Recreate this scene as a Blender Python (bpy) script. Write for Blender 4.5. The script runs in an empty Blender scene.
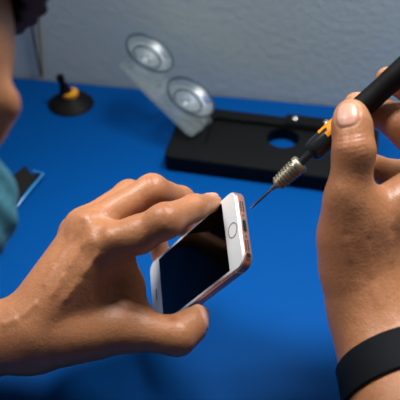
import bpy, bmesh, math, random
import numpy as np
from mathutils import Vector, Matrix

random.seed(3)
scene = bpy.context.scene
COL = scene.collection
TABLE = 0.74

# ------------------------------------------------------------------ camera
CAMPOS = np.array([0.0, 0.0, TABLE + 0.530])
TH = math.radians(40.0)
FPX = 870.0
RT = np.array([1.0, 0, 0])
UP = np.array([0, math.sin(TH), math.cos(TH)])
FW = np.array([0, math.cos(TH), -math.sin(TH)])

def P(px, py, d):
    return CAMPOS + FW * d + RT * ((px - 200) / FPX * d) + UP * ((200 - py) / FPX * d)

def C3(x, y, z):            # camera-frame vector (z towards viewer) -> world vector
    return RT * x + UP * y - FW * z

def ray(px, py):
    v = FW + RT * ((px - 200) / FPX) + UP * ((200 - py) / FPX)
    return v / np.linalg.norm(v)

def G(px, py, z=0.0):       # point where the sight line meets the level z above the table
    v = ray(px, py)
    t = (TABLE + z - CAMPOS[2]) / v[2]
    return CAMPOS + v * t

def nrm(v):
    v = np.asarray(v, float)
    return v / np.linalg.norm(v)

cd = bpy.data.cameras.new('camera')
cam = bpy.data.objects.new('camera', cd)
COL.objects.link(cam)
cam.location = CAMPOS
cam.rotation_euler = (math.pi / 2 - TH, 0, 0)
cd.sensor_width = 36
cd.lens = 36 * FPX / 400
cd.clip_start = 0.01
cd.dof.use_dof = True
cd.dof.focus_distance = 0.600
cd.dof.aperture_fstop = 8.5
scene.camera = cam

# ------------------------------------------------------------------ materials
def s2l(c):
    return tuple(((v / 255) / 12.92 if v / 255 <= 0.04045 else ((v / 255 + 0.055) / 1.055) ** 2.4) for v in c) + (1,)

def mat(name, rgb, rough=0.5, metal=0.0, spec=0.5, noise=None, bump=None, coat=0.0, trans=0.0, sss=0.0):
    m = bpy.data.materials.new(name)
    m.use_nodes = True
    nt = m.node_tree
    b = nt.nodes['Principled BSDF']
    b.inputs['Base Color'].default_value = s2l(rgb)
    b.inputs['Roughness'].default_value = rough
    b.inputs['Metallic'].default_value = metal
    b.inputs['Specular IOR Level'].default_value = spec
    b.inputs['Coat Weight'].default_value = coat
    b.inputs['Transmission Weight'].default_value = trans
    tc = nt.nodes.new('ShaderNodeTexCoord')
    if noise:
        sc, amt = noise
        n = nt.nodes.new('ShaderNodeTexNoise')
        n.inputs['Scale'].default_value = sc
        n.inputs['Detail'].default_value = 4
        nt.links.new(tc.outputs['Object'], n.inputs['Vector'])
        mx = nt.nodes.new('ShaderNodeMix')
        mx.data_type = 'RGBA'
        c = np.array(s2l(rgb))
        mx.inputs[6].default_value = tuple(np.clip(c * (1 - amt), 0, 1)[:3]) + (1,)
        mx.inputs[7].default_value = tuple(np.clip(c * (1 + amt), 0, 1)[:3]) + (1,)
        nt.links.new(n.outputs['Fac'], mx.inputs[0])
        nt.links.new(mx.outputs[2], b.inputs['Base Color'])
    if bump:
        sc, st, dist = bump
        n = nt.nodes.new('ShaderNodeTexNoise')
        n.inputs['Scale'].default_value = sc
        n.inputs['Detail'].default_value = 3
        nt.links.new(tc.outputs['Object'], n.inputs['Vector'])
        bp = nt.nodes.new('ShaderNodeBump')
        bp.inputs['Strength'].default_value = st
        bp.inputs['Distance'].default_value = dist
        nt.links.new(n.outputs['Fac'], bp.inputs['Height'])
        nt.links.new(bp.outputs['Normal'], b.inputs['Normal'])
    return m

def clear_mat(name, tint, refl=0.12, rough=0.06, milk=0.0):
    m = bpy.data.materials.new(name)
    m.use_nodes = True
    nt = m.node_tree
    nt.nodes.remove(nt.nodes['Principled BSDF'])
    out = nt.nodes['Material Output']
    t = nt.nodes.new('ShaderNodeBsdfTransparent')
    t.inputs['Color'].default_value = tint + (1,)
    g = nt.nodes.new('ShaderNodeBsdfGlossy')
    g.inputs['Roughness'].default_value = rough
    g.inputs['Color'].default_value = (0.9, 0.93, 0.95, 1)
    fr = nt.nodes.new('ShaderNodeLayerWeight')
    fr.inputs['Blend'].default_value = 0.35
    ad = nt.nodes.new('ShaderNodeMath')
    ad.operation = 'MULTIPLY_ADD'
    ad.inputs[1].default_value = 0.75
    ad.inputs[2].default_value = refl
    nt.links.new(fr.outputs['Fresnel'], ad.inputs[0])
    ad.use_clamp = True
    mx = nt.nodes.new('ShaderNodeMixShader')
    nt.links.new(ad.outputs[0], mx.inputs[0])
    nt.links.new(t.outputs[0], mx.inputs[1])
    nt.links.new(g.outputs[0], mx.inputs[2])
    df = nt.nodes.new('ShaderNodeBsdfDiffuse')
    df.inputs['Color'].default_value = (0.66, 0.72, 0.72, 1)
    m2 = nt.nodes.new('ShaderNodeMixShader')
    m2.inputs[0].default_value = milk
    nt.links.new(mx.outputs[0], m2.inputs[1])
    nt.links.new(df.outputs[0], m2.inputs[2])
    nt.links.new(m2.outputs[0], out.inputs['Surface'])
    return m

def skin_material():
    m = mat('skin', (176, 117, 84), rough=0.44, spec=0.5)
    nt = m.node_tree
    L = nt.links.new
    b = nt.nodes['Principled BSDF']
    tc = nt.nodes.new('ShaderNodeTexCoord')
    def noise(scale, det):
        n = nt.nodes.new('ShaderNodeTexNoise')
        n.inputs['Scale'].default_value = scale
        n.inputs['Detail'].default_value = det
        L(tc.outputs['Object'], n.inputs['Vector'])
        return n
    def mix(fac, a, c):
        x = nt.nodes.new('ShaderNodeMix')
        x.data_type = 'RGBA'
        for s, v in ((0, fac), (6, a), (7, c)):
            if isinstance(v, tuple) or isinstance(v, float):
                x.inputs[s].default_value = v
            else:
                L(v, x.inputs[s])
        return x.outputs[2]
    n1 = noise(45, 3)
    c = mix(n1.outputs['Fac'], s2l(SKIN_A), s2l(SKIN_B))
    n2 = noise(420, 2)
    rp = nt.nodes.new('ShaderNodeValToRGB')
    rp.color_ramp.elements[0].position = 0.35
    rp.color_ramp.elements[1].position = 0.7
    L(n2.outputs['Fac'], rp.inputs[0])
    c = mix(rp.outputs[0], c, s2l(SKIN_B))
    at = nt.nodes.new('ShaderNodeAttribute')
    at.attribute_name = 'tint'
    sp = nt.nodes.new('ShaderNodeSeparateColor')
    L(at.outputs['Color'], sp.inputs[0])
    c = mix(sp.outputs[1], c, s2l((150, 84, 60)))       # crease / knuckle redness
    c = mix(sp.outputs[2], c, s2l((216, 164, 134)))     # pads
    c = mix(sp.outputs[0], c, s2l((214, 160, 140)))     # nail
    L(c, b.inputs['Base Color'])
    mr = nt.nodes.new('ShaderNodeMapRange')
    mr.inputs[3].default_value = 0.43
    mr.inputs[4].default_value = 0.34
    L(sp.outputs[0], mr.inputs[0])
    L(mr.outputs[0], b.inputs['Roughness'])
    b.inputs['Subsurface Weight'].default_value = 0.12
    b.inputs['Subsurface Radius'].default_value = (1.0, 0.35, 0.2)
    b.inputs['Subsurface Scale'].default_value = 0.004
    vo = nt.nodes.new('ShaderNodeTexVoronoi')
    vo.inputs['Scale'].default_value = 620
    L(tc.outputs['Object'], vo.inputs['Vector'])
    n3 = noise(160, 4)
    ad = nt.nodes.new('ShaderNodeMath')
    ad.operation = 'MULTIPLY_ADD'
    ad.inputs[1].default_value = 0.35
    L(vo.outputs['Distance'], ad.inputs[0])
    L(n3.outputs['Fac'], ad.inputs[2])
    inv = nt.nodes.new('ShaderNodeMath')
    inv.operation = 'SUBTRACT'
    inv.inputs[0].default_value = 1.0
    L(sp.outputs[0], inv.inputs[1])
    st = nt.nodes.new('ShaderNodeMath')
    st.operation = 'MULTIPLY'
    st.inputs[1].default_value = 0.28
    L(inv.outputs[0], st.inputs[0])
    bp = nt.nodes.new('ShaderNodeBump')
    bp.inputs['Distance'].default_value = 0.0012
    L(st.outputs[0], bp.inputs['Strength'])
    L(ad.outputs[0], bp.inputs['Height'])
    L(bp.outputs['Normal'], b.inputs['Normal'])
    return m

SKIN_A = (166, 108, 72)
SKIN_B = (184, 126, 88)
M = dict(
    skin=skin_material(),
    wall=mat('wall_paint', (234, 250, 242), rough=0.8, spec=0.25, noise=(6, 0.04), bump=(140, 0.22, 0.002)),
    blue=mat('blue_desk', (0, 73, 145), rough=0.5, spec=0.05, noise=(5, 0.05), bump=(5.5, 0.25, 0.01)),
    floor=mat('floor_vinyl', (120, 118, 112), rough=0.6),
    wood=mat('table_leg_metal', (70, 72, 76), rough=0.4, metal=0.6),
    tray=mat('tray_plastic', (6, 8, 10), rough=0.55, spec=0.18, bump=(900, 0.2, 0.0005)),
    steel=mat('steel', (190, 190, 186), rough=0.28, metal=1.0),
    darksteel=mat('dark_steel', (150, 150, 152), rough=0.3, metal=1.0),
    collar=mat('collar_metal', (165, 158, 140), rough=0.42, metal=0.9),
    handle=mat('handle_rubber', (13, 13, 15), rough=0.6, spec=0.25),
    nose=mat('nose_plastic', (32, 34, 37), rough=0.22, spec=0.6),
    orange=mat('orange_plastic', (250, 150, 10), rough=0.4),
    rose=mat('rose_aluminium', (226, 170, 160), rough=0.33, metal=0.75),
    white=mat('white_glass', (226, 229, 232), rough=0.10, spec=0.5),
    black=mat('black_display', (2, 2, 3), rough=0.06, spec=0.14),
    port=mat('port_dark', (10, 10, 12), rough=0.4),
    ring=mat('button_ring', (120, 112, 112), rough=0.3, metal=0.8),
    grey=mat('grey_band', (214, 176, 170), rough=0.5),
    clear=clear_mat('clear_acrylic', (0.95, 0.97, 0.97), 0.10, 0.12, 0.09),
    cup=clear_mat('clear_rubber', (0.93, 0.96, 0.97), 0.03, 0.32, 0.03),
    rimclear=clear_mat('clear_rim', (0.42, 0.48, 0.52), 0.05, 0.15),
    rubber=mat('black_rubber', (6, 6, 8), rough=0.6, spec=0.2),
    yellow=mat('amber_plastic', (236, 160, 20), rough=0.45),
    band=mat('black_band', (7, 13, 19), rough=0.7, spec=0.15, bump=(1500, 0.5, 0.0006)),
    hair=mat('hair', (14, 11, 8), rough=0.6, spec=0.15, noise=(60, 0.4)),
    mask=mat('mask_fabric', (78, 140, 162), rough=0.8, spec=0.2, noise=(30, 0.08)),
    shirt=mat('shirt_fabric', (52, 56, 66), rough=0.85, spec=0.2, noise=(40, 0.15)),
    eye=mat('eye_white', (225, 222, 215), rough=0.2),
    iris=mat('iris', (40, 24, 16), rough=0.2),
    bluetrim=mat('pale_blue_trim', (60, 150, 220), rough=0.3),
    cablek=mat('cable_dark', (52, 58, 64), rough=0.5),
    cablet=mat('cable_tan', (150, 138, 112), rough=0.5),
)

# ------------------------------------------------------------------ object helpers
def link(name, me, parent=None, smooth=True, angle=None):
    o = bpy.data.objects.new(name, me)
    COL.objects.link(o)
    if parent is not None:
        o.parent = parent
    if smooth:
        for p in me.polygons:
            p.use_smooth = True
        if angle:
            me.set_sharp_from_angle(angle=math.radians(angle))
    return o

def obj(name, bm, m, parent=None, smooth=True, angle=38):
    bmesh.ops.recalc_face_normals(bm, faces=bm.faces)
    me = bpy.data.meshes.new(name)
    bm.to_mesh(me)
    bm.free()
    me.materials.append(M[m] if isinstance(m, str) else m)
    return link(name, me, parent, smooth, angle)

def empty(name, mw):
    o = bpy.data.objects.new(name, None)
    o.empty_display_size = 0.01
    COL.objects.link(o)
    o.matrix_world = mw
    return o

def tag(o, label=None, cat=None, group=None, kind=None):
    if label: o['label'] = label
    if cat: o['category'] = cat
    if group: o['group'] = group
    if kind: o['kind'] = kind
    return o

def frame(origin, x, y, z):
    m = Matrix.Identity(4)
    for i, v in enumerate((x, y, z)):
        for j in range(3):
            m[j][i] = float(v[j])
    for j in range(3):
        m[j][3] = float(origin[j])
    return m

def box(bm, x0, x1, y0, y1, z0, z1, bev=0.0, seg=2):
    r = bmesh.ops.create_cube(bm, size=1.0)
    vs = r['verts']
    for v in vs:
        v.co = Vector(((x0 + x1) / 2 + v.co.x * (x1 - x0), (y0 + y1) / 2 + v.co.y * (y1 - y0), (z0 + z1) / 2 + v.co.z * (z1 - z0)))
    if bev:
        es = list({e for v in vs for e in v.link_edges})
        bmesh.ops.bevel(bm, geom=es, offset=bev, segments=seg, affect='EDGES')

def lathe(bm, prof, n=32, close=False):
    """prof: list of (radius, height) revolved about local z."""
    rings = []
    for r, h in prof:
        if r < 1e-7:
            rings.append([bm.verts.new((0, 0, h))])
        else:
            rings.append([bm.verts.new((r * math.cos(2 * math.pi * i / n), r * math.sin(2 * math.pi * i / n), h)) for i in range(n)])
    prs = list(zip(rings[:-1], rings[1:]))
    if close:
        prs.append((rings[-1], rings[0]))
    for a, b in prs:
        if len(a) == 1 and len(b) == 1:
            continue
        for i in range(n):
            j = (i + 1) % n
            if len(a) == 1:
                bm.faces.new((a[0], b[j], b[i]))
            elif len(b) == 1:
                bm.faces.new((a[i], a[j], b[0]))
            else:
                bm.faces.new((a[i], a[j], b[j], b[i]))

def rrect(cx, cy, w, h, r, n=8):
    pts = []
    for sx, sy, a0 in ((1, 1, 0), (-1, 1, 90), (-1, -1, 180), (1, -1, 270)):
        for i in range(n + 1):
            a = math.radians(a0 + 90 * i / n)
            pts.append((cx + sx * (w / 2 - r) + r * math.cos(a), cy + sy * (h / 2 - r) + r * math.sin(a)))
    return pts

def circ(cx, cy, r, n=32, ry=None):
    ry = ry or r
    return [(cx + r * math.cos(2 * math.pi * i / n), cy + ry * math.sin(2 * math.pi * i / n)) for i in range(n)]

def inset_rr(w, h, r, d, n=8):
    return rrect(0, 0, w - 2 * d, h - 2 * d, max(r - d, 1e-4), n)

def prism(bm, outer, z0, z1, holes=()):
    """Extruded plate, with holes right through."""
    for z, flip in ((z0, True), (z1, False)):
        es = []
        for lp in [outer] + list(holes):
            vs = [bm.verts.new((x, y, z)) for x, y in lp]
            es += [bm.edges.new((vs[i], vs[(i + 1) % len(vs)])) for i in range(len(vs))]
        bmesh.ops.triangle_fill(bm, use_beauty=True, use_dissolve=False, edges=es)
    for lp in [outer] + list(holes):
        a = [bm.verts.new((x, y, z0)) for x, y in lp]
        b = [bm.verts.new((x, y, z1)) for x, y in lp]
        for i in range(len(lp)):
            j = (i + 1) % len(lp)
            bm.faces.new((a[i], a[j], b[j], b[i]))
    bmesh.ops.remove_doubles(bm, verts=bm.verts, dist=1e-6)

def loft(bm, loops):
    """closed loops [(pts3d)...] joined and capped."""
    R = [[bm.verts.new(p) for p in lp] for lp in loops]
    for a, b in zip(R[:-1], R[1:]):
        for i in range(len(a)):
            j = (i + 1) % len(a)
            bm.faces.new((a[i], a[j], b[j], b[i]))
    bm.faces.new(R[0])
    bm.faces.new(list(reversed(R[-1])))

def tube(bm, pts, r, n=10):
    pts = [Vector(p) for p in pts]
    rings = []
    up = Vector((0.3, 0.2, 1)).normalized()
    for i, p in enumerate(pts):
        t = (pts[min(i + 1, len(pts) - 1)] - pts[max(i - 1, 0)]).normalized()
        x = t.cross(up).normalized() if abs(t.dot(up)) < 0.99 else t.orthogonal().normalized()
        y = t.cross(x)
        rr = r[i] if isinstance(r, (list, tuple)) else r
        rings.append([p + x * rr * math.cos(2 * math.pi * k / n) + y * rr * math.sin(2 * math.pi * k / n) for k in range(n)])
    loft(bm, rings)

# ------------------------------------------------------------------ implicit surfaces (bodies)
def cap(a, b, ra, rb):
    a = np.asarray(a, float); b = np.asarray(b, float); ba = b - a; L2 = ba @ ba + 1e-12
    def f(p):
        q = p - a
        h = np.clip(q @ ba / L2, 0, 1)
        return np.sqrt(((q - h[:, None] * ba) ** 2).sum(1)) - (ra + (rb - ra) * h)
    return f

def ell(c, ax, rad):
    c = np.asarray(c, float); R = np.array([nrm(v) for v in ax]); rad = np.asarray(rad, float)
    def f(p):
        q = (p - c) @ R.T
        k0 = np.sqrt(((q / rad) ** 2).sum(1)) + 1e-9
        k1 = np.sqrt(((q / rad ** 2) ** 2).sum(1)) + 1e-9
        return k0 * (k0 - 1) / k1
    return f

def smin(a, b, k):
    h = np.maximum(k - np.abs(a - b), 0) / k
    return np.minimum(a, b) - h * h * k * 0.25

def U(k, *fs):
    def f(p):
        d = fs[0](p)
        for g in fs[1:]:
            d = smin(d, g(p), k)
        return d
    return f

def chain(pts, k=0.004):
    """pts: (px, py, depth, radius mm)"""
    Q = [(P(a, b, c), r / 1000) for a, b, c, r in pts]
    return U(k, *[cap(Q[i][0], Q[i + 1][0], Q[i][1], Q[i + 1][1]) for i in range(len(Q) - 1)])

def march(f, px, py, t0=0.35, t1=0.9):
    v = ray(px, py)
    t = t0
    for _ in range(160):
        d = float(f((CAMPOS + v * t)[None])[0])
        if d < 5e-5:
            break
        t += d * 0.9
        if t > t1:
            return None, None
    p = CAMPOS + v * t
    return p, grad(f, p[None])[0]

def grad(f, p, e=3e-4):
    g = np.zeros_like(p)
    for s in ((1, 1, 1), (1, -1, -1), (-1, 1, -1), (-1, -1, 1)):
        s = np.array(s, float)
        g += f(p + s * e)[:, None] * s
    return g / (np.linalg.norm(g, axis=1)[:, None] + 1e-12)

def surfnet(f, lo, hi, h, B=8):
    lo = np.asarray(lo, float); hi = np.asarray(hi, float)
    nb = np.ceil((hi - lo) / (h * B)).astype(int)
    n = nb * B + 1
    bi = np.stack(np.meshgrid(*[np.arange(k) for k in nb], indexing='ij'), -1).reshape(-1, 3)
    cen = lo + (bi + 0.5) * B * h
    d = f(cen)
    V = np.ones(n, np.float32)
    rad = B * h * 0.87 * 1.25
    for b in bi[d < -rad]:
        i, j, k = b * B
        V[i:i + B + 1, j:j + B + 1, k:k + B + 1] = -1
    act = bi[np.abs(d) <= rad]
    o = np.stack(np.meshgrid(*[np.arange(B + 1)] * 3, indexing='ij'), -1).reshape(-1, 3)
    for s in range(0, len(act), 400):
        a = act[s:s + 400]
        pts = (a[:, None, :] * B + o[None]).reshape(-1, 3)
        vals = f(lo + pts * h).astype(np.float32).reshape(len(a), B + 1, B + 1, B + 1)
        for b, v in zip(a, vals):
            i, j, k = b * B
            V[i:i + B + 1, j:j + B + 1, k:k + B + 1] = v
    S = V < 0
    cnt = np.zeros(n - 1, np.int8)
    for i in (0, 1):
        for j in (0, 1):
            for k in (0, 1):
                cnt += S[i:n[0] - 1 + i, j:n[1] - 1 + j, k:n[2] - 1 + k]
    cells = np.argwhere((cnt > 0) & (cnt < 8))
    idx = -np.ones(n - 1, np.int32)
    idx[tuple(cells.T)] = np.arange(len(cells))
    acc = np.zeros((len(cells), 3)); num = np.zeros(len(cells))
    cs = [(i, j, k) for i in (0, 1) for j in (0, 1) for k in (0, 1)]
    for a in cs:
        for ax in range(3):
            if a[ax] == 0:
                b = list(a); b[ax] = 1
                va = V[tuple((cells + a).T)]; vb = V[tuple((cells + b).T)]
                m = (va < 0) != (vb < 0)
                t = np.where(m, va / (va - vb + 1e-20), 0)
                p = np.tile(np.array(a, float), (len(cells), 1))
                p[:, ax] += t
                acc[m] += p[m]; num[m] += 1
    verts = lo + (cells + acc / num[:, None]) * h
    quads = []
    for ax in range(3):
        u, w = [(1, 2), (2, 0), (0, 1)][ax]
        sl0 = [slice(None)] * 3; sl1 = [slice(None)] * 3
        sl0[ax] = slice(0, -1); sl1[ax] = slice(1, None)
        s0 = S[tuple(sl0)]; s1 = S[tuple(sl1)]
        e = np.argwhere(s0 != s1)
        e = e[(e[:, u] > 0) & (e[:, w] > 0) & (e[:, u] < n[u] - 1) & (e[:, w] < n[w] - 1)]
        inside = s0[tuple(e.T)]
        def cid(du, dw):
            c = e.copy(); c[:, u] += du; c[:, w] += dw
            return idx[tuple(c.T)]
        q = np.stack([cid(-1, -1), cid(0, -1), cid(0, 0), cid(-1, 0)], 1)
        q[~inside] = q[~inside][:, ::-1]
        quads.append(q)
    quads = np.concatenate(quads)
    quads = quads[(quads >= 0).all(1)]
    for _ in range(2):
        dv = f(verts)
        verts = verts - grad(f, verts) * np.clip(dv, -h, h)[:, None]
    return verts, quads

def mesh_from(name, verts, quads):
    me = bpy.data.meshes.new(name)
    me.vertices.add(len(verts))
    me.vertices.foreach_set('co', np.asarray(verts, np.float32).ravel())
    me.loops.add(len(quads) * 4)
    me.loops.foreach_set('vertex_index', np.asarray(quads, np.int32).ravel())
    me.polygons.add(len(quads))
    me.polygons.foreach_set('loop_start', np.arange(0, len(quads) * 4, 4, dtype=np.int32))
    me.update(calc_edges=True)
    me.validate()
    return me

class Detail:
    """nails, creases and veins sculpted on a base body field"""
    def __init__(self, base):
        self.base = base
        self.nails = []; self.cre = []; self.bumps = []; self.pads = []
    def nail(self, c, n, l, hl, hw):
        n = nrm(n); l = np.asarray(l, float); l = nrm(l - n * (l @ n)); t = np.cross(n, l)
        self.nails.append((np.asarray(c), n, l, t, hl, hw))
    def crease(self, a, b, w=0.0008, amp=0.0005):
        self.cre.append((np.asarray(a), np.asarray(b), w, amp))
    def blob(self, c, r, amp):
        self.bumps.append((np.asarray(c), r, amp))
    def nmask(self, p, N):
        c, n, l, t, hl, hw = N
        q = p - c
        a = np.abs(q @ l) / hl; b = np.abs(q @ t) / hw
        z = q @ n
        e = (a ** 2.8 + b ** 2.8) ** (1 / 2.8)
        return e, (np.abs(z) < hw * 1.1)
    def __call__(self, p):
        d = self.base(p)
        near = np.abs(d) < 0.006
        if not near.any():
            return d
        q = p[near]
        add = np.zeros(len(q))
        for N in self.nails:
            e, zz = self.nmask(q, N)
            plate = 1 / (1 + np.exp((e - 0.96) * 26))
            groove = np.exp(-((e - 1.08) / 0.085) ** 2)
            add += np.where(zz, -0.00045 * plate + 0.0004 * groove, 0)
        for a, b, w, amp in self.cre:
            ba = b - a
            h = np.clip((q - a) @ ba / (ba @ ba), 0, 1)
            r2 = ((q - a - h[:, None] * ba) ** 2).sum(1)
            add += amp * np.exp(-r2 / (w * w)) * np.clip(4 * np.minimum(h, 1 - h) + 0.15, 0, 1)
        for c, r, amp in self.bumps:
            add -= amp * np.exp(-((q - c) ** 2).sum(1) / (r * r))
        d = d.copy()
        d[near] += add
        return d
    def tint(self, p):
        out = np.zeros((len(p), 4)); out[:, 3] = 1
        for N in self.nails:
            e, zz = self.nmask(p, N)
            out[:, 0] = np.maximum(out[:, 0], np.where(zz, 1 / (1 + np.exp((e - 1.0) * 22)), 0))
        for a, b, w, amp in self.cre:
            ba = b - a
            h = np.clip((p - a) @ ba / (ba @ ba), 0, 1)
            r2 = ((p - a - h[:, None] * ba) ** 2).sum(1)
            out[:, 1] = np.maximum(out[:, 1], 0.75 * min(1, abs(amp) / 0.0005) * np.exp(-r2 / (w * w * 2)) * (amp > 0))
        for c, r, s in self.pads:
            out[:, 2] = np.maximum(out[:, 2], s * np.exp(-((p - c) ** 2).sum(1) / (r * r)))
        return out

# ------------------------------------------------------------------ room
w0 = G(18, 76); w1 = G(340, 104.5)
wd = nrm((w1 - w0) * [1, 1, 0]); wn = np.array([wd[1], -wd[0], 0])     # wall direction and its room-side normal
ORG = np.array([w0[0], w0[1], 0])

def wallpt(s, z, off=0.0):
    return ORG + wd * s + wn * off + np.array([0, 0, z])

bm = bmesh.new()
box(bm, -1.6, 2.0, 0.0, 0.12, 0, 2.5)
ob = obj('wall_back', bm, 'wall', smooth=False)
ob.matrix_world = frame(ORG, wd, -wn, (0, 0, 1))
tag(ob, kind='structure')
bm = bmesh.new()
box(bm, -1.6, 2.0, -2.2, 0.12, -0.05, 0.0)
ob = obj('floor', bm, 'floor', smooth=False)
ob.matrix_world = frame(ORG, wd, -wn, (0, 0, 1))
tag(ob, kind='structure')

# desk
dm = frame(ORG + np.array([0, 0, 0]), wd, -wn, (0, 0, 1))
desk = empty('desk', dm)
tag(desk, 'wide desk with a plain bright blue top pushed against the grey wall', 'desk')
bm = bmesh.new()
box(bm, -0.75, 1.15, -0.80, -0.0015, TABLE - 0.03, TABLE, 0.003)
obj('desktop', bm, 'blue', desk)
for x in (-0.70, 1.10):
    for y in (-0.75, -0.06):
        bm = bmesh.new()
        box(bm, x - 0.02, x + 0.02, y - 0.02, y + 0.02, 0, TABLE - 0.03, 0.002)
        obj('leg', bm, 'wood', desk)

# ------------------------------------------------------------------ phone
pA = C3(0.0236, 0.0086, -0.5950) + CAMPOS
pe = C3(0.515, 0.479, 0.710); pw = C3(-0.092, 0.856, -0.509); pn = np.cross(pe, pw)
pe = nrm(pe); pn = nrm(pn); pw = np.cross(pn, pe)
PL, PW, PT = 0.1238, 0.0586, 0.0076
pc = pA - pe * PL / 2 - pw * PW / 2
phone = empty('smartphone', frame(pc, pe, pw, pn))
tag(phone, 'rose gold smartphone with white front and dark screen held in the left hand', 'phone')
def pr(d, z, w=PL, h=PW, r=0.0082):
    return [(x, y, z) for x, y in inset_rr(w, h, r, d, 10)]
bm = bmesh.new()
loft(bm, [pr(0.0009, -PT), pr(0.0002, -PT + 0.0005), pr(0, -PT + 0.0009), pr(0, -0.0014), pr(0.0006, -0.0008), pr(0.0012, -0.0008)])
obj('metal_case', bm, 'rose', phone, angle=28)
bm = bmesh.new()
loft(bm, [pr(0.0009, -0.0010), pr(0.0009, -0.0003), pr(0.0013, 0.0)])
obj('front_glass', bm, 'white', phone, angle=30)
bm = bmesh.new()
prism(bm, rrect(-0.0005, 0, 0.0905, 0.0522, 0.0004, 2), -0.0002, 0.00008)
obj('display', bm, 'black', phone, smooth=False)
bm = bmesh.new()
lathe(bm, [(0.0055, -0.0001), (0.0055, 0.00015), (0.0049, 0.00015), (0.0049, -0.0001)], 40, close=True)
o = obj('home_button', bm, 'ring', phone)
o.location = (PL / 2 - 0.0083, 0, 0)
bm = bmesh.new()
lathe(bm, [(0, 0.00004), (0.0049, 0.00004), (0.0049, -0.0001), (0, -0.0001)], 40)
obj('button_face', bm, 'white', o)
bm = bmesh.new()
prism(bm, rrect(-PL / 2 + 0.0085, 0, 0.0012, 0.009, 0.0005, 4), -0.0001, 0.0001)
obj('earpiece', bm, 'port', phone)
# port end (local +x end face)
def endplate(name, pts, m, d=0.00012, parent=phone):
    bm = bmesh.new()
    prism(bm, pts, -0.0012, d)
    o = obj(name, bm, m, parent, smooth=False)
    # local xy of plate -> phone (y, z); normal -> phone +x
    o.matrix_local = Matrix(((0, 0, 1, PL / 2), (1, 0, 0, 0), (0, 1, 0, -PT / 2 - 0.0002), (0, 0, 0, 1)))
    return o
endplate('charging_port_rim', rrect(0, 0, 0.0104, 0.0036, 0.0017), 'steel', 0.00010)
endplate('charging_port', rrect(0, 0, 0.0088, 0.0024, 0.0011), 'port', 0.0002)
for y in (-0.0082, 0.0082):
    endplate('screw', circ(y, 0, 0.0009, 16), 'darksteel', 0.0002)
for y0 in (0.0115, -0.0185):
    bm = bmesh.new()
    for i in range(6):
        for j in (-1, 1):
            prism(bm, circ(y0 + i * 0.0014, j * 0.0009, 0.00055, 8), -0.0005, 0.00015)
    o = obj('speaker_grille', bm, 'port', phone, smooth=False)
    o.matrix_local = Matrix(((0, 0, 1, PL / 2), (1, 0, 0, 0), (0, 1, 0, -PT / 2 - 0.0002), (0, 0, 0, 1)))
endplate('headphone_jack', circ(-0.0225, 0, 0.0024, 24), 'steel', 0.00012)
endplate('jack_hole', circ(-0.0225, 0, 0.0018, 24), 'port', 0.0002)
for sy in (-1, 1):
    bm = bmesh.new()
    box(bm, PL / 2 - 0.0125, PL / 2 - 0.0115, sy * PW / 2 - 0.0004, sy * PW / 2 + 0.0001, -PT + 0.0008, -0.0012)
    obj('antenna_band', bm, 'white', phone, smooth=False)

# ------------------------------------------------------------------ screwdriver
dT = P(250, 209, 0.588); dQ = P(400, 72.5, 0.552)
dz = nrm(dQ - dT); dx = nrm(np.cross(dz, FW)); dy = np.cross(dz, dx)
def dpos(px):               # distance along the driver of the point seen at column px
    a, b = 0.0, 0.3
    for _ in range(50):
        m_ = (a + b) / 2
        q = dT + dz * m_ - CAMPOS
        x = 200 + FPX * (q @ RT) / (q @ FW)
        if x < px: a = m_
        else: b = m_
    return a
driver = empty('precision_screwdriver', frame(dT, dx, dy, dz))
tag(driver, 'black precision screwdriver with orange accents and silver ribbed collar in the right hand', 'screwdriver')
def dl(name, prof, m, parent=driver, n=32, angle=38):
    bm = bmesh.new()
    lathe(bm, prof, n)
    return obj(name, bm, m, parent, angle=angle)
s1, s2 = dpos(272), dpos(276)
s3, s4, s5, s6, s7 = dpos(301), dpos(311), dpos(327), dpos(339), dpos(372)
b_ = dl('blade', [(0, 0), (0.0004, 0.0001), (0.0006, 0.003), (0.00085, 0.0035), (0.0009, s1), (0.0016, s1), (0.0018, s2 + 0.001), (0, s2 + 0.001)], 'darksteel', n=12)
prof = [(0, s2), (0.0030, s2), (0.0040, s2 + 0.001)]
nr = 7
seg = (s3 - s2 - 0.006) / nr
for i in range(nr):
    z = s2 + 0.0015 + i * seg
    g = 0.0009 * i / (nr - 1)
    prof += [(0.0042 + g, z), (0.0052 + g, z + seg * 0.25), (0.0052 + g, z + seg * 0.6), (0.0042 + g, z + seg * 0.85)]
prof += [(0.0050, s3 - 0.004), (0.0063, s3 - 0.0035), (0.0063, s3 - 0.0008), (0.0054, s3), (0, s3)]
dl('ribbed_collar', prof, 'collar', angle=50)
dl('shaft', [(0, s3 - 0.001), (0.0028, s3 - 0.001), (0.0028, s4 + 0.001), (0, s4 + 0.001)], 'nose')
nz = dl('nose_cap', [(0, s4), (0.0056, s4), (0.0068, s4 + 0.0014), (0.0075, s4 + 0.005), (0.0075, s5), (0.0074, s6 + 0.004), (0, s6 + 0.004)], 'nose')
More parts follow.
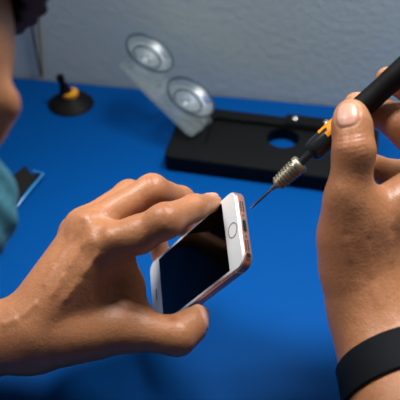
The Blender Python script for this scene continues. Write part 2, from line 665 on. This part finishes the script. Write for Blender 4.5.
# orange accents: two curved straps with windows around the neck of the grip
zz = s6 + 0.003 - s5
for a0, a1, f0_, f1_ in ((8, 36, 0.0, 1.0), (58, 84, 0.25, 1.0), (34, 60, 0.45, 0.68), (150, 178, 0, 1), (200, 226, .25, 1), (176, 202, .45, .68)):
    bm = bmesh.new()
    N = 8
    z0, z1 = s5 - 0.001 + f0_ * zz, s5 + f1_ * zz
    outl = []
    for z in np.linspace(z0, z1, 6):
        outl.append([(rr * math.cos(math.radians(a)), rr * math.sin(math.radians(a)), z)
                     for rr, aa in ((0.0072, np.linspace(a0, a1, N)), (0.0080, np.linspace(a1, a0, N))) for a in aa])
    loft(bm, outl)
    obj('orange_inlay', bm, 'orange', driver, angle=40)
bm = bmesh.new()
lathe(bm, [(0.0060, s6 - 0.006), (0.0074, s6 - 0.006), (0.0076, s6 - 0.001), (0.0060, s6 - 0.001)], 32, close=True)
bmesh.ops.recalc_face_normals(bm, faces=bm.faces)
hl = dpos(432)
dl('handle', [(0, s6 + 0.002), (0.0076, s6 + 0.002), (0.0079, s6 + 0.006), (0.0076, s7), (0.0074, s7 + 0.012), (0.0078, s7 + 0.014), (0.0078, hl - 0.004), (0.0070, hl), (0, hl)], 'handle')
dl('swivel_cap', [(0, hl), (0.0062, hl), (0.0066, hl + 0.004), (0.0055, hl + 0.009), (0, hl + 0.0095)], 'nose')
bm.free()

# ------------------------------------------------------------------ person
mm = 0.001
# --- left hand (index, middle, ring, little, thumb)
LI = [(106, 243, .582, 13), (138, 235, .573, 12.2), (165, 221, .565, 11.2), (194, 208, .588, 8.8), (212.5, 202.5, .612, 6.7)]
LM = [(89, 229, .597, 13), (152, 190, .603, 10.6), (181, 200, .630, 9.4), (185, 228, .650, 7.6)]
LR = [(84, 226, .616, 11.8), (129, 194.5, .638, 10.2), (152, 220, .670, 8.5), (161, 257, .685, 7.4)]
LL = [(76, 231, .638, 10.5), (104, 219, .672, 9), (120, 228, .690, 7.8), (130, 243, .700, 6.8)]
LT = [(70, 335, .598, 18), (127, 329, .592, 15), (177, 336, .588, 12.4), (190, 326, .596, 10.6), (198.5, 315, .606, 7.6)]
palmL = U(0.014,
    chain([(40, 328, .595, 17), (106, 245, .584, 12.5)], .01),
    chain([(32, 318, .600, 17), (89, 231, .600, 12.5)], .01),
    chain([(30, 318, .612, 16), (83, 228, .618, 11.3)], .01),
    chain([(32, 324, .630, 15), (76, 233, .640, 10)], .01),
    chain([(70, 318, .605, 16), (100, 275, .604, 14)], .01),
    chain([(30, 345, .603, 17), (95, 332, .600, 16)], .01))
webL = U(0.012, chain([(121, 258, .590, 9), (129, 285, .596, 8), (134, 308, .597, 9)], .01), chain([(95, 290, .600, 14), (120, 315, .600, 12)], .01))
armL = U(0.02, chain([(35, 331, .600, 17), (-40, 328, .606, 19), (-170, 330, .62, 27), (-330, 345, .62, 36)], .02),
         chain([(35, 346, .604, 15.5), (-40, 354, .612, 18), (-170, 362, .63, 26)], .02))
thenL = U(0.012, palmL, webL, armL)
fl = [chain(c, .005) for c in (LI, LM, LR, LL)]
thumbL = chain(LT, .007)
def baseL(p):
    pal = thenL(p)
    d = smin(pal, thumbL(p), 0.012)
    out = d
    for f_ in fl:
        out = smin(out, smin(pal, f_(p), 0.010), 0.0012)
    return out
DL = Detail(baseL)

# --- right hand
RT_ = [(354, 262, .567, 20.5), (349, 200, .549, 14.8), (354, 151, .541, 12.3), (352, 126, .545, 11.4), (351, 115, .548, 10.0)]
RI = [(445, 172, .567, 15), (403, 124, .566, 12.2), (376, 111, .578, 9.6), (356, 104, .582, 8)]
RM = [(462, 190, .588, 14), (446, 116, .592, 11), (413, 90, .578, 9.3), (388, 79, .573, 8.2)]
RR = [(462, 215, .605, 14), (440, 168, .625, 11.5), (395, 176, .618, 10.5), (372, 166, .612, 9)]
RL = [(458, 240, .615, 12), (440, 205, .64, 9.5), (410, 205, .640, 8.5), (392, 200, .632, 7.5)]
palmR = U(0.016,
    chain([(372, 222, .558, 17), (443, 176, .567, 15.5)], .01),
    chain([(367, 290, .572, 24), (446, 182, .570, 16)], .01),
    chain([(382, 300, .575, 25), (460, 200, .590, 15)], .01),
    chain([(400, 300, .585, 24), (462, 222, .605, 15)], .01),
    chain([(351, 236, .563, 19.5), (377, 312, .570, 23.5)], .01))
armR = U(0.02, chain([(377, 318, .568, 25), (388, 356, .555, 26), (405, 415, .525, 29), (450, 540, .475, 34)], .02),
         chain([(392, 320, .575, 24), (408, 360, .560, 26), (430, 415, .532, 29), (475, 540, .480, 34), (535, 784, .395, 40)], .02))
thenR = U(0.016, palmR, armR)
fr_ = [chain(c, .005) for c in (RI, RM, RR, RL)]
thumbR = chain(RT_, .007)
def baseR(p):
    pal = thenR(p)
    out = smin(pal, thumbR(p), 0.016)
    for f_ in fr_:
        out = smin(out, smin(pal, f_(p), 0.010), 0.0012)
    return out
DR = Detail(baseR)

def dorsal(D, pts, w=0.0009, amp=0.0005):
    """crease drawn on the surface through sighted points"""
    Q = [march(D.base, x, y)[0] for x, y in pts]
    for a, b in zip(Q[:-1], Q[1:]):
        if a is not None and b is not None and np.linalg.norm(a - b) < 0.03:
            D.crease(a, b, w, amp)

# knuckle wrinkles (left index, middle), thumb joint folds
for dx_ in (-5, -1.5, 2, 5):
    dorsal(DL, [(162 + dx_, 203.5), (164 + dx_, 208), (167 + dx_, 213)], .0007, .0003)
for dx_ in (-3, 1, 5):
    dorsal(DL, [(149 + dx_, 177), (152 + dx_, 184)], .0007, .00025)
dorsal(DL, [(170, 316), (174, 319)], .0026, .0009)
dorsal(DL, [(120, 296), (134, 302), (146, 306)], .0010, .0004)
dorsal(DL, [(112, 302), (128, 309), (142, 313)], .0010, .00035)
# tendons and veins on the back of the left hand
for pts, amp in (([(100, 250), (82, 278), (62, 304)], -.0010), ([(86, 238), (66, 272), (50, 300)], -.0009),
                 ([(73, 233), (56, 262), (42, 290)], -.0007),
                 ([(40, 300), (20, 318), (0, 326)], -.0008)):
    dorsal(DL, pts, .0026, amp)
for (x, y, r, a) in ((110, 236, 8, .0022), (90, 221, 7, .0022), (84, 217, 6, .0014), (164, 210, 6, .0006), (98, 233, 5, -.0016), (82, 223, 4, -.0010),
                     (92, 250, 8, -.0012), (60, 250, 6, -.0006), (112, 290, 9, -.0012)):
    q, _n = march(baseL, x, y)
    if q is not None:
        DL.blob(q, r * mm, a)
# left thumb nail on the right-hand side of its tip
q, n_ = march(baseL, 202, 318)
axis = nrm(P(198.5, 315, .606) - P(184, 331, .590))
side = nrm(C3(0.72, -0.12, 0.70))
side = nrm(side - axis * (side @ axis))
nc = P(196.5, 317, .604)
t = 0.02
for _ in range(60):
    t -= float(baseL((nc + side * t)[None])[0]) * 0.9
nailc = nc + side * t
DL.nail(nailc, side, axis, 0.0084, 0.0072)
# left index, middle nails (far side, mostly hidden)
def tipnail(D, base, chain_pts, outdir, hl=0.0058, hw=0.0048, back=0.002):
    a = P(*chain_pts[-2][:3]); b = P(*chain_pts[-1][:3])
    ax = nrm(b - a); od = nrm(outdir - ax * (outdir @ ax))
    c = b - ax * back
    t = 0.02
    for _ in range(60):
        t -= float(base((c + od * t)[None])[0]) * 0.9
    D.nail(c + od * t, od, ax, hl, hw)
tipnail(DL, baseL, LI, C3(0.2, 1, -0.3))
tipnail(DL, baseL, LM, C3(1, .3, -0.3))
tipnail(DL, baseL, LR, C3(1, .3, -0.3))
tipnail(DL, baseL, LL, C3(1, .3, -0.3))

# right thumb nail facing the camera
q, n_ = march(baseR, 346.5, 113.5)
ax = nrm(P(351, 113, .548) - P(353, 140, .543))
DR.nail(q, nrm(n_ * 0.5 + C3(-0.30, 0.12, 0.9) * 0.5), ax, 0.0084, 0.0070)
for k, y in enumerate((136, 140.5, 145, 150, 154)):
    dorsal(DR, [(338, y + 1.5), (347, y), (356, y - 1), (366, y - 4)], .0008, .00016 + .00012 * (k % 2))
for (x, y, r, a) in ((341, 190, 9, .0016), (350, 148, 8, .0006), (344, 172, 10, .0004)):
    q, _n = march(baseR, x, y)
    DR.blob(q, r * mm, a)
for pts, amp in (([(342, 205), (345, 235), (352, 265)], -.0005), ([(372, 200), (368, 240), (372, 280), (380, 310)], -.0005), ([(396, 190), (392, 230), (392, 270)], -.0007)):
    dorsal(DR, pts, .0028, amp)
tipnail(DR, baseR, RI, C3(-0.1, 0.9, -0.5))
tipnail(DR, baseR, RM, C3(-0.1, 0.9, -0.5))
tipnail(DR, baseR, RR, C3(0, 0.2, -1))
tipnail(DR, baseR, RL, C3(0, 0.2, -1))
for (D, c) in ((DL, LI), (DL, LM), (DL, LR), (DL, LT), (DR, RI), (DR, RM), (DR, RT_)):
    D.pads.append((P(*c[-1][:3]), 0.011, 0.55))

# --- head, neck, torso, upper arms (coarse, mostly outside the frame)
hc = P(-199, 66, .385)                       # centre of the skull
hf = nrm(C3(0.76, -0.49, -0.43))              # face direction
hu = C3(0.38, 0.78, -0.40); hu = nrm(hu - hf * (hu @ hf))
hs = np.cross(hf, hu)                         # towards the person's right
def H(f_, s_, u_): return hc + hf * f_ * mm + hs * s_ * mm + hu * u_ * mm
skull = U(0.02, ell(H(-8, 0, 22), (hf, hs, hu), (.094, .074, .088)), ell(H(22, 0, -28), (hf, hs, hu), (.062, .058, .075)),
          cap(H(52, 0, -80), H(40, 0, -84), .018, .020), cap(H(10, 48, -66), H(44, 14, -86), .014, .014), cap(H(10, -48, -66), H(44, -14, -86), .014, .014))
nose = U(0.006, cap(H(82, 0, 8), H(98, 0, -22), .007, .010), cap(H(88, 9, -26), H(88, -9, -26), .008, .008))
lips = U(0.004, cap(H(84, 14, -52), H(84, -14, -52), .006, .006), cap(H(82, 11, -60), H(82, -11, -60), .006, .006))
brow = U(0.01, cap(H(80, 32, 22), H(84, 8, 19), .008, .008), cap(H(80, -32, 22), H(84, -8, 19), .008, .008))
def ear(s): return ell(H(-6, s * 76, -8), (hf, hs, hu), (.017, .007, .031))
eyeh = [ell(H(82, s * 31, 2), (hf, hs, hu), (.012, .016, .009)) for s in (1, -1)]
spine = np.array([-0.27, -0.10, 0.96]); chest = np.array([-0.25, 0.02, 1.00])
shR = np.array([-0.10, -0.04, 0.98]); shL = np.array([-0.41, 0.05, 0.98])
elR = P(535, 784, .395); elL = P(-330, 345, .62)
neck = U(0.02, cap(H(-25, 0, -50), (chest + spine) / 2 + np.array([0, .02, .07]), .056, .062))
bodyhead0 = U(0.012, skull, nose, lips, brow)
def headf(p):
    d = bodyhead0(p)
    for e_ in eyeh: d = np.maximum(d, -e_(p)) if False else -smin(-d, e_(p), 0.006)
    d = smin(d, ear(1)(p), 0.004); d = smin(d, ear(-1)(p), 0.004)
    return smin(d, neck(p), 0.02)
pelvis = np.array([-0.33, -0.42, 0.62])
nbase = (chest + spine) / 2 * 0.55 + H(-25, 0, -50) * 0.45
torso = U(0.06, cap((chest + spine) / 2, nbase, .080, .064), cap(shL + [0.05, 0, -.02], shR + [-0.05, 0, -.02], .062, .062), cap(chest + [0, -.03, -.08], pelvis, .120, .130),
          cap(chest + [-.08, -.03, -.06], pelvis + [-.05, 0, 0], .10, .12), cap(chest + [.08, -.03, -.06], pelvis + [.05, 0, 0], .10, .12))
uR = U(0.03, cap(shR, elR, .056, .042)); uL = U(0.03, cap(shL, elL, .056, .042))
# overlaps the finely modelled forearms outside the frame
lowR = chain([(535, 784, .395, 41), (462, 560, .470, 34.5)], .02)
lowL = chain([(-330, 345, .62, 38), (-190, 345, .622, 31)], .02)
bodyf = U(0.04, torso, uR, uL, lowR, lowL)
def coarse(p): return smin(headf(p), bodyf(p), 0.03)

def bounds(pts, pad):
    pts = np.array(pts); return pts.min(0) - pad, pts.max(0) + pad

parts = []
ptsL = [P(*c[:3]) for L_ in (LI, LM, LR, LL, LT) for c in L_] + [P(-230, 345, .62)]
lo, hi = bounds(ptsL, .032)
lo[0] = P(-215, 345, .62)[0]
v, q = surfnet(DL, lo, hi, 0.0009); parts.append((v, q, DL.tint(v)))
ptsR = [P(*c[:3]) for L_ in (RI, RM, RR, RL, RT_) for c in L_] + [P(470, 540, .475)]
lo, hi = bounds(ptsR, .036)
v, q = surfnet(DR, lo, hi, 0.0010); parts.append((v, q, DR.tint(v)))
lo, hi = bounds([H(0, 0, 120), H(0, 0, -120), H(120, 0, 0), H(-120, 0, 0), H(0, 120, 0), H(0, -120, 0), spine, chest, shR, shL, elL, elR, pelvis], .10)
v, q = surfnet(coarse, lo, hi, 0.005, 6)
parts.append((v, q, np.tile([0, 0, 0, 1.0], (len(v), 1))))
off = 0; VV = []; QQ = []; TT = []
for v, q, t_ in parts:
    VV.append(v); QQ.append(q + off); TT.append(t_); off += len(v)
VV = np.concatenate(VV); QQ = np.concatenate(QQ); TT = np.concatenate(TT)
proot = spine * [1, 1, 0]
me = mesh_from('person', VV, QQ)
at = me.color_attributes.new('tint', 'FLOAT_COLOR', 'POINT')
at.data.foreach_set('color', TT.astype(np.float32).ravel())
me.materials.append(M['skin'])
person = link('person', me)
tag(person, 'person in a blue face mask, left hand holding the phone, right hand the screwdriver', 'person')

# eyes
for s in (1, -1):
    bm = bmesh.new()
    bmesh.ops.create_uvsphere(bm, u_segments=24, v_segments=16, radius=0.0118)
    o = obj('eye', bm, 'eye', person)
    o.matrix_world = frame(H(62, s * 31, 2), hs, hu, hf)
    bm = bmesh.new()
    lathe(bm, [(0, 0.0005), (0.004, 0.0003), (0.0058, -0.0009), (0.0058, -0.002), (0, -0.002)], 24)
    i_ = obj('iris', bm, 'iris', o)
    i_.location = (0, 0, 0.0116)

def shell(name, f, region, thick, h, lo, hi, m, parent, kk=0.004):
    g = lambda p: np.maximum(np.abs(f(p) - thick / 2) - thick / 2, region(p))
    gg = lambda p: -smin(-(np.abs(f(p) - thick / 2) - thick / 2), -region(p), kk)
    v, q = surfnet(gg, lo, hi, h, 6)
    me = mesh_from(name, v, q)
    me.materials.append(M[m])
    return link(name, me, parent)

# hair: thick cap over the skull, down to the nape
def hairreg(p):
    q = p - hc; a = q @ hf / mm; s = q @ hs / mm; u = q @ hu / mm
    front = np.maximum(a - (50 - 0.0 * u), 44 - u)
    front = 44 + 0.0 * a - u + 0.0
    fr2 = (33 - u) * 0.8 + (a - 10) * 0.55
    return np.maximum(np.minimum(fr2, 300), -70 - u) * mm
hw = lambda p: U(0.02, skull)(p) + 0.0012 * np.sin(p[:, 0] * 420 + p[:, 2] * 260) - 0.004
lo, hi = bounds([H(0, 0, 0)], .150)
shell('hair', hw, hairreg, 0.014, 0.0025, lo, hi, 'hair', person)

# face mask with pleats and ear loops
def maskreg(p):
    q = p - hc; a = q @ hf / mm; s = q @ hs / mm; u = q @ hu / mm
    return np.maximum.reduce([np.abs(u + 44) - 44, 22 - a, np.abs(s) - 78]) * mm
mf = lambda p: U(0.03, skull, nose, lips, cap(H(92, 0, -24), H(88, 0, -60), .014, .012))(p) - 0.0025 + 0.0006 * np.sin(((p - hc) @ hu) * 420)
shell('face_mask', mf, maskreg, 0.0018, 0.0016, lo, hi, 'mask', person, 0.0008)
for s in (1, -1):
    for uu, ue in ((-10, 10), (-80, -32)):
        bm = bmesh.new()
        pts = []
        for t_ in np.linspace(0, 1, 14):
            p_ = H(24 + (-18 - 24) * t_, s * 110, uu + (ue - uu) * t_)
            v_ = -hs * s
            tt = 0.0
            for _ in range(60):
                tt += float(skull((p_ + v_ * tt)[None])[0]) * 0.8
                if tt > .12: break
            pts.append(p_ + v_ * (tt - .002))
        tube(bm, pts, 0.0013, 8)
        obj('ear_loop', bm, 'white', person)

# shirt: offset shell of the torso with short sleeves
shR_d = nrm(elR - shR); shL_d = nrm(elL - shL)
def shirtreg(p):
    a = (p - shR) @ shR_d - 0.17
    b = (p - shL) @ shL_d - 0.17
    nd = nrm(nbase - (chest + spine) / 2); nk = 0.085 - ((p - nbase) @ nd)
    return np.maximum.reduce([a, b, 0.085 - nk, 0.56 - p[:, 2]])
sf = lambda p: U(0.05, torso, uR, uL)(p) - 0.003
lo, hi = bounds([spine, chest, shR, shL, pelvis, elR, elL], .17)
shell('t_shirt', sf, shirtreg, 0.006, 0.005, lo, hi, 'shirt', person, 0.003)

# wristband following the right forearm
ax0 = P(388, 356, .556); ax1 = P(424, 440, .522)
ad = nrm(ax1 - ax0)
# tilt of the band
bu = nrm(np.cross(ad, C3(0, 0, 1))); bv = np.cross(ad, bu)
bm = bmesh.new()
NA, NWd = 96, 8
bw = 0.0275
secs = []
for i in range(NA):
    an = 2 * math.pi * i / NA
    rdir = bu * math.cos(an) + bv * math.sin(an)
    sec = []
    prof = [(-bw / 2, 0.0003), (-bw / 2, 0.0018), (-bw / 2 + .0008, .0026), (0, .0029), (bw / 2 - .0008, .0026), (bw / 2, .0018), (bw / 2, .0003)]
    for z_, th in prof:
        c0 = ax0 + ad * (0.0130 + z_)
        t = 0.06
        for _ in range(50):
            t -= float(baseR((c0 + rdir * t)[None])[0]) * 0.8
        sec.append(bm.verts.new(c0 + rdir * (t + th)))
    secs.append(sec)
for i in range(NA):
    a = secs[i]; b = secs[(i + 1) % NA]
    for k in range(len(a)):
        l_ = (k + 1) % len(a)
        bm.faces.new((a[k], b[k], b[l_], a[l_]))
obj('wristband', bm, 'band', person)

# ------------------------------------------------------------------ black tray
TZ = 0.017
f0 = G(163, 156, TZ); f1 = G(374, 184, TZ); k0 = G(207, 107, TZ)
tx = nrm((f1 - f0) * [1, 1, 0]); ty = np.array([-tx[1], tx[0], 0])
TWd = float((f1 - f0) @ tx); TDp = float((k0 - f0) @ ty)
tray = empty('repair_tray', frame([f0[0], f0[1], TABLE], tx, ty, (0, 0, 1)))
tag(tray, 'black rectangular repair tray with a round hole and shallow recess, lying near the wall', 'tray')
def tl(px, py, z=TZ):
    q = G(px, py, z) - f0
    return float(q @ tx), float(q @ ty)
outer = rrect(TWd / 2, TDp / 2, TWd, TDp, 0.008, 6)
hx, hy = tl(283, 138, 0.0135)
hole = circ(hx, hy, 0.0165, 40)
bm = bmesh.new()
prism(bm, outer, 0.0, 0.0135, [hole])
obj('base_plate', bm, 'tray', tray, angle=30)
rx0, ry0 = tl(203, 146); rx1, ry1 = tl(226, 118)
rc0x, rc0y = min(rx0, rx1), ry0
rw = TWd - 0.022 - rc0x; rh = TDp - 0.016 - rc0y
rec = rrect(rc0x + rw / 2, rc0y + rh / 2, rw, rh, 0.007, 6)
bm = bmesh.new()
prism(bm, outer, 0.0135, TZ - 0.001, [rec])
o2 = rrect(TWd / 2, TDp / 2, TWd - 0.002, TDp - 0.002, 0.007, 6)
rec2 = rrect(rc0x + rw / 2, rc0y + rh / 2, rw + 0.0016, rh + 0.0016, 0.0078, 6)
prism(bm, o2, TZ - 0.001, TZ, [rec2])
obj('raised_rim', bm, 'tray', tray, angle=30)
bm = bmesh.new()
cx_, cy_ = tl(233, 121, .01)
for dx_ in (0, 0.012):
    prism(bm, circ(cx_ + dx_, cy_ - 0.004, 0.004, 20), 0.0134, 0.0165)
obj('locating_peg', bm, 'tray', tray)
hbx, hby = tl(312, 109, 0.024)
bm = bmesh.new()
box(bm, hbx - 0.026, hbx + 0.028, TDp - 0.015, TDp + 0.004, 0.008, TZ + 0.002, 0.0015)
cb = obj('clamp_bar', bm, 'tray', tray)
for px in (297, 328):
    sx, sy = tl(px, 109.5 + (px - 297) * .1, TZ + .006)
    bm = bmesh.new()
    lathe(bm, [(0, 0.0032), (0.0016, 0.003), (0.0030, 0.0018), (0.0032, 0), (0, 0)], 20)
    o = obj('screw_head', bm, 'steel', cb)
    o.location = (sx, TDp - 0.006, TZ + 0.002)

# ------------------------------------------------------------------ clear bar with two suction cups, leaning on the wall
def wallhit(px, py, off=0.0):
    v = ray(px, py)
    t = ((ORG + wn * off - CAMPOS) @ wn) / (v @ wn)
    return CAMPOS + v * t
BWD = 0.044
e_bot = G(191, 137, TZ + 0.007)
e_top = P(117, 66, float((e_bot - CAMPOS) @ FW) + 0.012)
ly = nrm(e_top - e_bot)
lz = nrm(C3(0.52, 0.56, 0.64)); lz = nrm(lz - ly * (lz @ ly))
lx = np.cross(ly, lz)
botc = e_bot + lx * BWD / 2
topc = e_top + lx * BWD / 2
BL = float(np.linalg.norm(topc - botc))
sc_ = empty('suction_cup_puller', frame(botc, lx, ly, lz))
tag(sc_, 'clear plastic bar carrying two transparent suction cups, leaning over the black tray', 'suction cup tool')
bm = bmesh.new()
foot = botc + ly * (BL * 0.62) + lx * 0.004
fl_ = np.array([foot[0] + 0.012, foot[1] + 0.03, TABLE + 0.0015])
M4 = np.array(sc_.matrix_world.inverted())
tube(bm, [(M4 @ np.append(q_, 1))[:3] for q_ in (foot, fl_)], 0.0015, 10)
obj('prop_leg', bm, 'clear', sc_)
bm = bmesh.new()
loops = []
o0 = rrect(0, BL / 2, BWD, BL, 0.006, 6)
for d, z in ((0.0012, -0.0025), (0.0, -0.0015), (0.0, 0.0015), (0.0012, 0.0025)):
    loops.append([(x * (1 - d / (BWD / 2)), BL / 2 + (y - BL / 2) * (1 - d / 0.06), z) for x, y in o0])
loft(bm, loops)
obj('clear_bar', bm, 'clear', sc_, angle=30)
def barlocal(px, py, zoff):
    v = ray(px, py); o_ = botc + lz * zoff
    t = ((o_ - CAMPOS) @ lz) / (v @ lz)
    q = CAMPOS + v * t - botc
    return float(q @ lx), float(q @ ly)
CR = 0.0265
for px, py in ((149, 54), (190, 98)):
    x_, y_ = barlocal(px, py, 0.0135)
    bm = bmesh.new()
    lathe(bm, [(0.0060, 0.0), (0.0062, 0.0028), (0.012, 0.0046), (0.019, 0.0060), (0.024, 0.0076), (CR, 0.0116), (CR + .0008, 0.0124),
               (CR - .001, 0.0122), (0.0215, 0.0084), (0.014, 0.0060), (0.006, 0.0052), (0.0, 0.0050)], 56)
    cup = obj('suction_cup', bm, 'cup', sc_, angle=60)
    cup.location = (x_, y_, 0.0025)
    bm = bmesh.new()
    lathe(bm, [(CR - .0008, 0.0118), (CR + .0006, 0.0118), (CR + .0008, 0.0132), (CR - .0006, 0.0134)], 56, close=True)
    obj('cup_rim', bm, 'rimclear', cup, angle=60)
    bm = bmesh.new()
    lathe(bm, [(0.0150, 0.0062), (0.0160, 0.0064), (0.0160, 0.0078), (0.0150, 0.0076)], 48, close=True)
    obj('cup_step', bm, 'rimclear', cup, angle=60)
    bm = bmesh.new()
    lathe(bm, [(0, 0.0048), (0.0016, 0.0044), (0.0028, 0.0032), (0.0032, 0.0015), (0.0032, 0.0002), (0, 0.0002)], 24)
    obj('centre_stud', bm, M['white'], cup, angle=60)  # white colour paints in the bright highlight at the cup centre

# ------------------------------------------------------------------ small black suction cup with amber collar
cc = G(71, 104)
kd = empty('suction_cup', frame(cc, (1, 0, 0), (0, 1, 0), (0, 0, 1)))
tag(kd, 'small black rubber cup with amber yellow collar standing on the blue desk near the wall', 'suction cup')
bm = bmesh.new()
lathe(bm, [(0.0, 0.003), (0.016, 0.002), (0.0245, 0.0), (0.0252, 0.0008), (0.0225, 0.0040), (0.014, 0.0085), (0.0095, 0.011), (0.0085, 0.013), (0, 0.013)], 48)
obj('rubber_disc', bm, 'rubber', kd)
tilt = Matrix.Rotation(math.radians(-14), 4, 'Y')
bm = bmesh.new()
lathe(bm, [(0.0, 0.0115), (0.0090, 0.0115), (0.0093, 0.0130), (0.0089, 0.0160), (0.0070, 0.0168), (0, 0.0185)], 36)
o = obj('amber_collar', bm, 'yellow', kd)
bm = bmesh.new()
lathe(bm, [(0.0, 0.0155), (0.0074, 0.0155), (0.0056, 0.021), (0.0032, 0.029), (0.0046, 0.034), (0.0040, 0.037), (0, 0.0375)], 28)
o = obj('pull_knob', bm, 'rubber', kd)
o.matrix_local = tilt

# ------------------------------------------------------------------ cables hanging down the wall
def cable(name, pts, r, m, label):
    bm = bmesh.new()
    Q = []
    for i in range(len(pts) - 1):
        for t_ in np.linspace(0, 1, 8, endpoint=(i == len(pts) - 2)):
            Q.append(pts[i] * (1 - t_) + pts[i + 1] * t_)
    tube(bm, Q, r, 10)
    tag(obj(name, bm, m), label, 'cable')
b1 = wallhit(41, 77.0, .004)
cable('power_cable', [wallhit(12, -60, .004), wallhit(26, 0, .004), wallhit(34, 40, .004), b1], 0.0012, 'cablek', 'thin dark cable slanting down the grey wall, the left of the two')
cable('power_cable', [wallhit(37, -60, .004), wallhit(37.5, 0, .004), wallhit(40, 40, .004), wallhit(42.5, 77, .004)], 0.0014, 'cablet', 'thin tan cable hanging nearly straight down the grey wall, the right of the two')

# ------------------------------------------------------------------ small black piece with pale blue edge at the left
g0 = G(17, 206)
kp = empty('plastic_spudger_case', frame([g0[0], g0[1], TABLE], (1, 0, 0), (0, 1, 0), (0, 0, 1)))
tag(kp, 'small black open pouch with a pale blue edge on the desk beside the mask', 'pouch')
kp.name = 'tool_pouch'
def kl(px, py, z=0): 
    q = G(px, py, z) - g0
    return (float(q[0]), float(q[1]), z)
bm = bmesh.new()
lo_ = [kl(-6, 212), kl(16, 207), kl(30, 190), kl(42, 175), kl(33, 177), kl(26, 172), kl(14, 178), kl(-8, 190)]
up_ = [kl(-5, 207, .006), kl(15, 202, .006), kl(29, 186, .007), kl(42, 172, .007), kl(32, 176, .012), kl(25, 165, .020), kl(14, 175, .012), kl(-7, 186, .008)]
loft(bm, [lo_, up_])
bmesh.ops.bevel(bm, geom=list(bm.edges), offset=0.0008, segments=2, affect='EDGES')
obj('pouch_body', bm, 'rubber', kp, angle=30)
bm = bmesh.new()
tube(bm, [Vector(kl(14, 206.5, .002)), Vector(kl(17, 206, .002)), Vector(kl(30.5, 189, .003)), Vector(kl(43, 174, .003)), Vector(kl(33, 171.5, .004))], 0.0016, 8)
obj('blue_edge', bm, 'bluetrim', kp)

# ------------------------------------------------------------------ light
def area(name, loc, tgt, sx, sy, power, col):
    l = bpy.data.lights.new(name, 'AREA')
    l.shape = 'RECTANGLE'; l.size = sx; l.size_y = sy; l.energy = power; l.color = col
    o = bpy.data.objects.new(name, l)
    COL.objects.link(o)
    o.location = loc
    o.rotation_euler = (Vector(tgt) - Vector(loc)).to_track_quat('-Z', 'Y').to_euler()
    return o
k_ = area('key_lamp', (0.24, 0.68, 1.56), (0.25, 0.42, 0.74), 0.24, 0.24, 4.2, (1.0, 0.98, 0.94))
k_.data.spread = math.radians(125)
f_ = area('fill_light', (-0.42, 0.60, 1.50), (-0.06, 0.47, 0.85), 0.26, 0.26, 0.50, (1.0, 0.98, 0.95))  # added fill lamp, narrow beam to brighten the phone glass; no window here
f_.data.spread = math.radians(44)
w = bpy.data.worlds.new('world')
scene.world = w
w.use_nodes = True
w.node_tree.nodes['Background'].inputs['Color'].default_value = (0.8, 0.88, 0.95, 1)
w.node_tree.nodes['Background'].inputs['Strength'].default_value = 0.10

scene.view_settings.view_transform = 'Standard'
scene.view_settings.look = 'None'
scene.view_settings.gamma = 1
scene.view_settings.exposure = 0.0
scene.view_settings.use_curve_mapping = False
scene.cycles.use_denoising = True
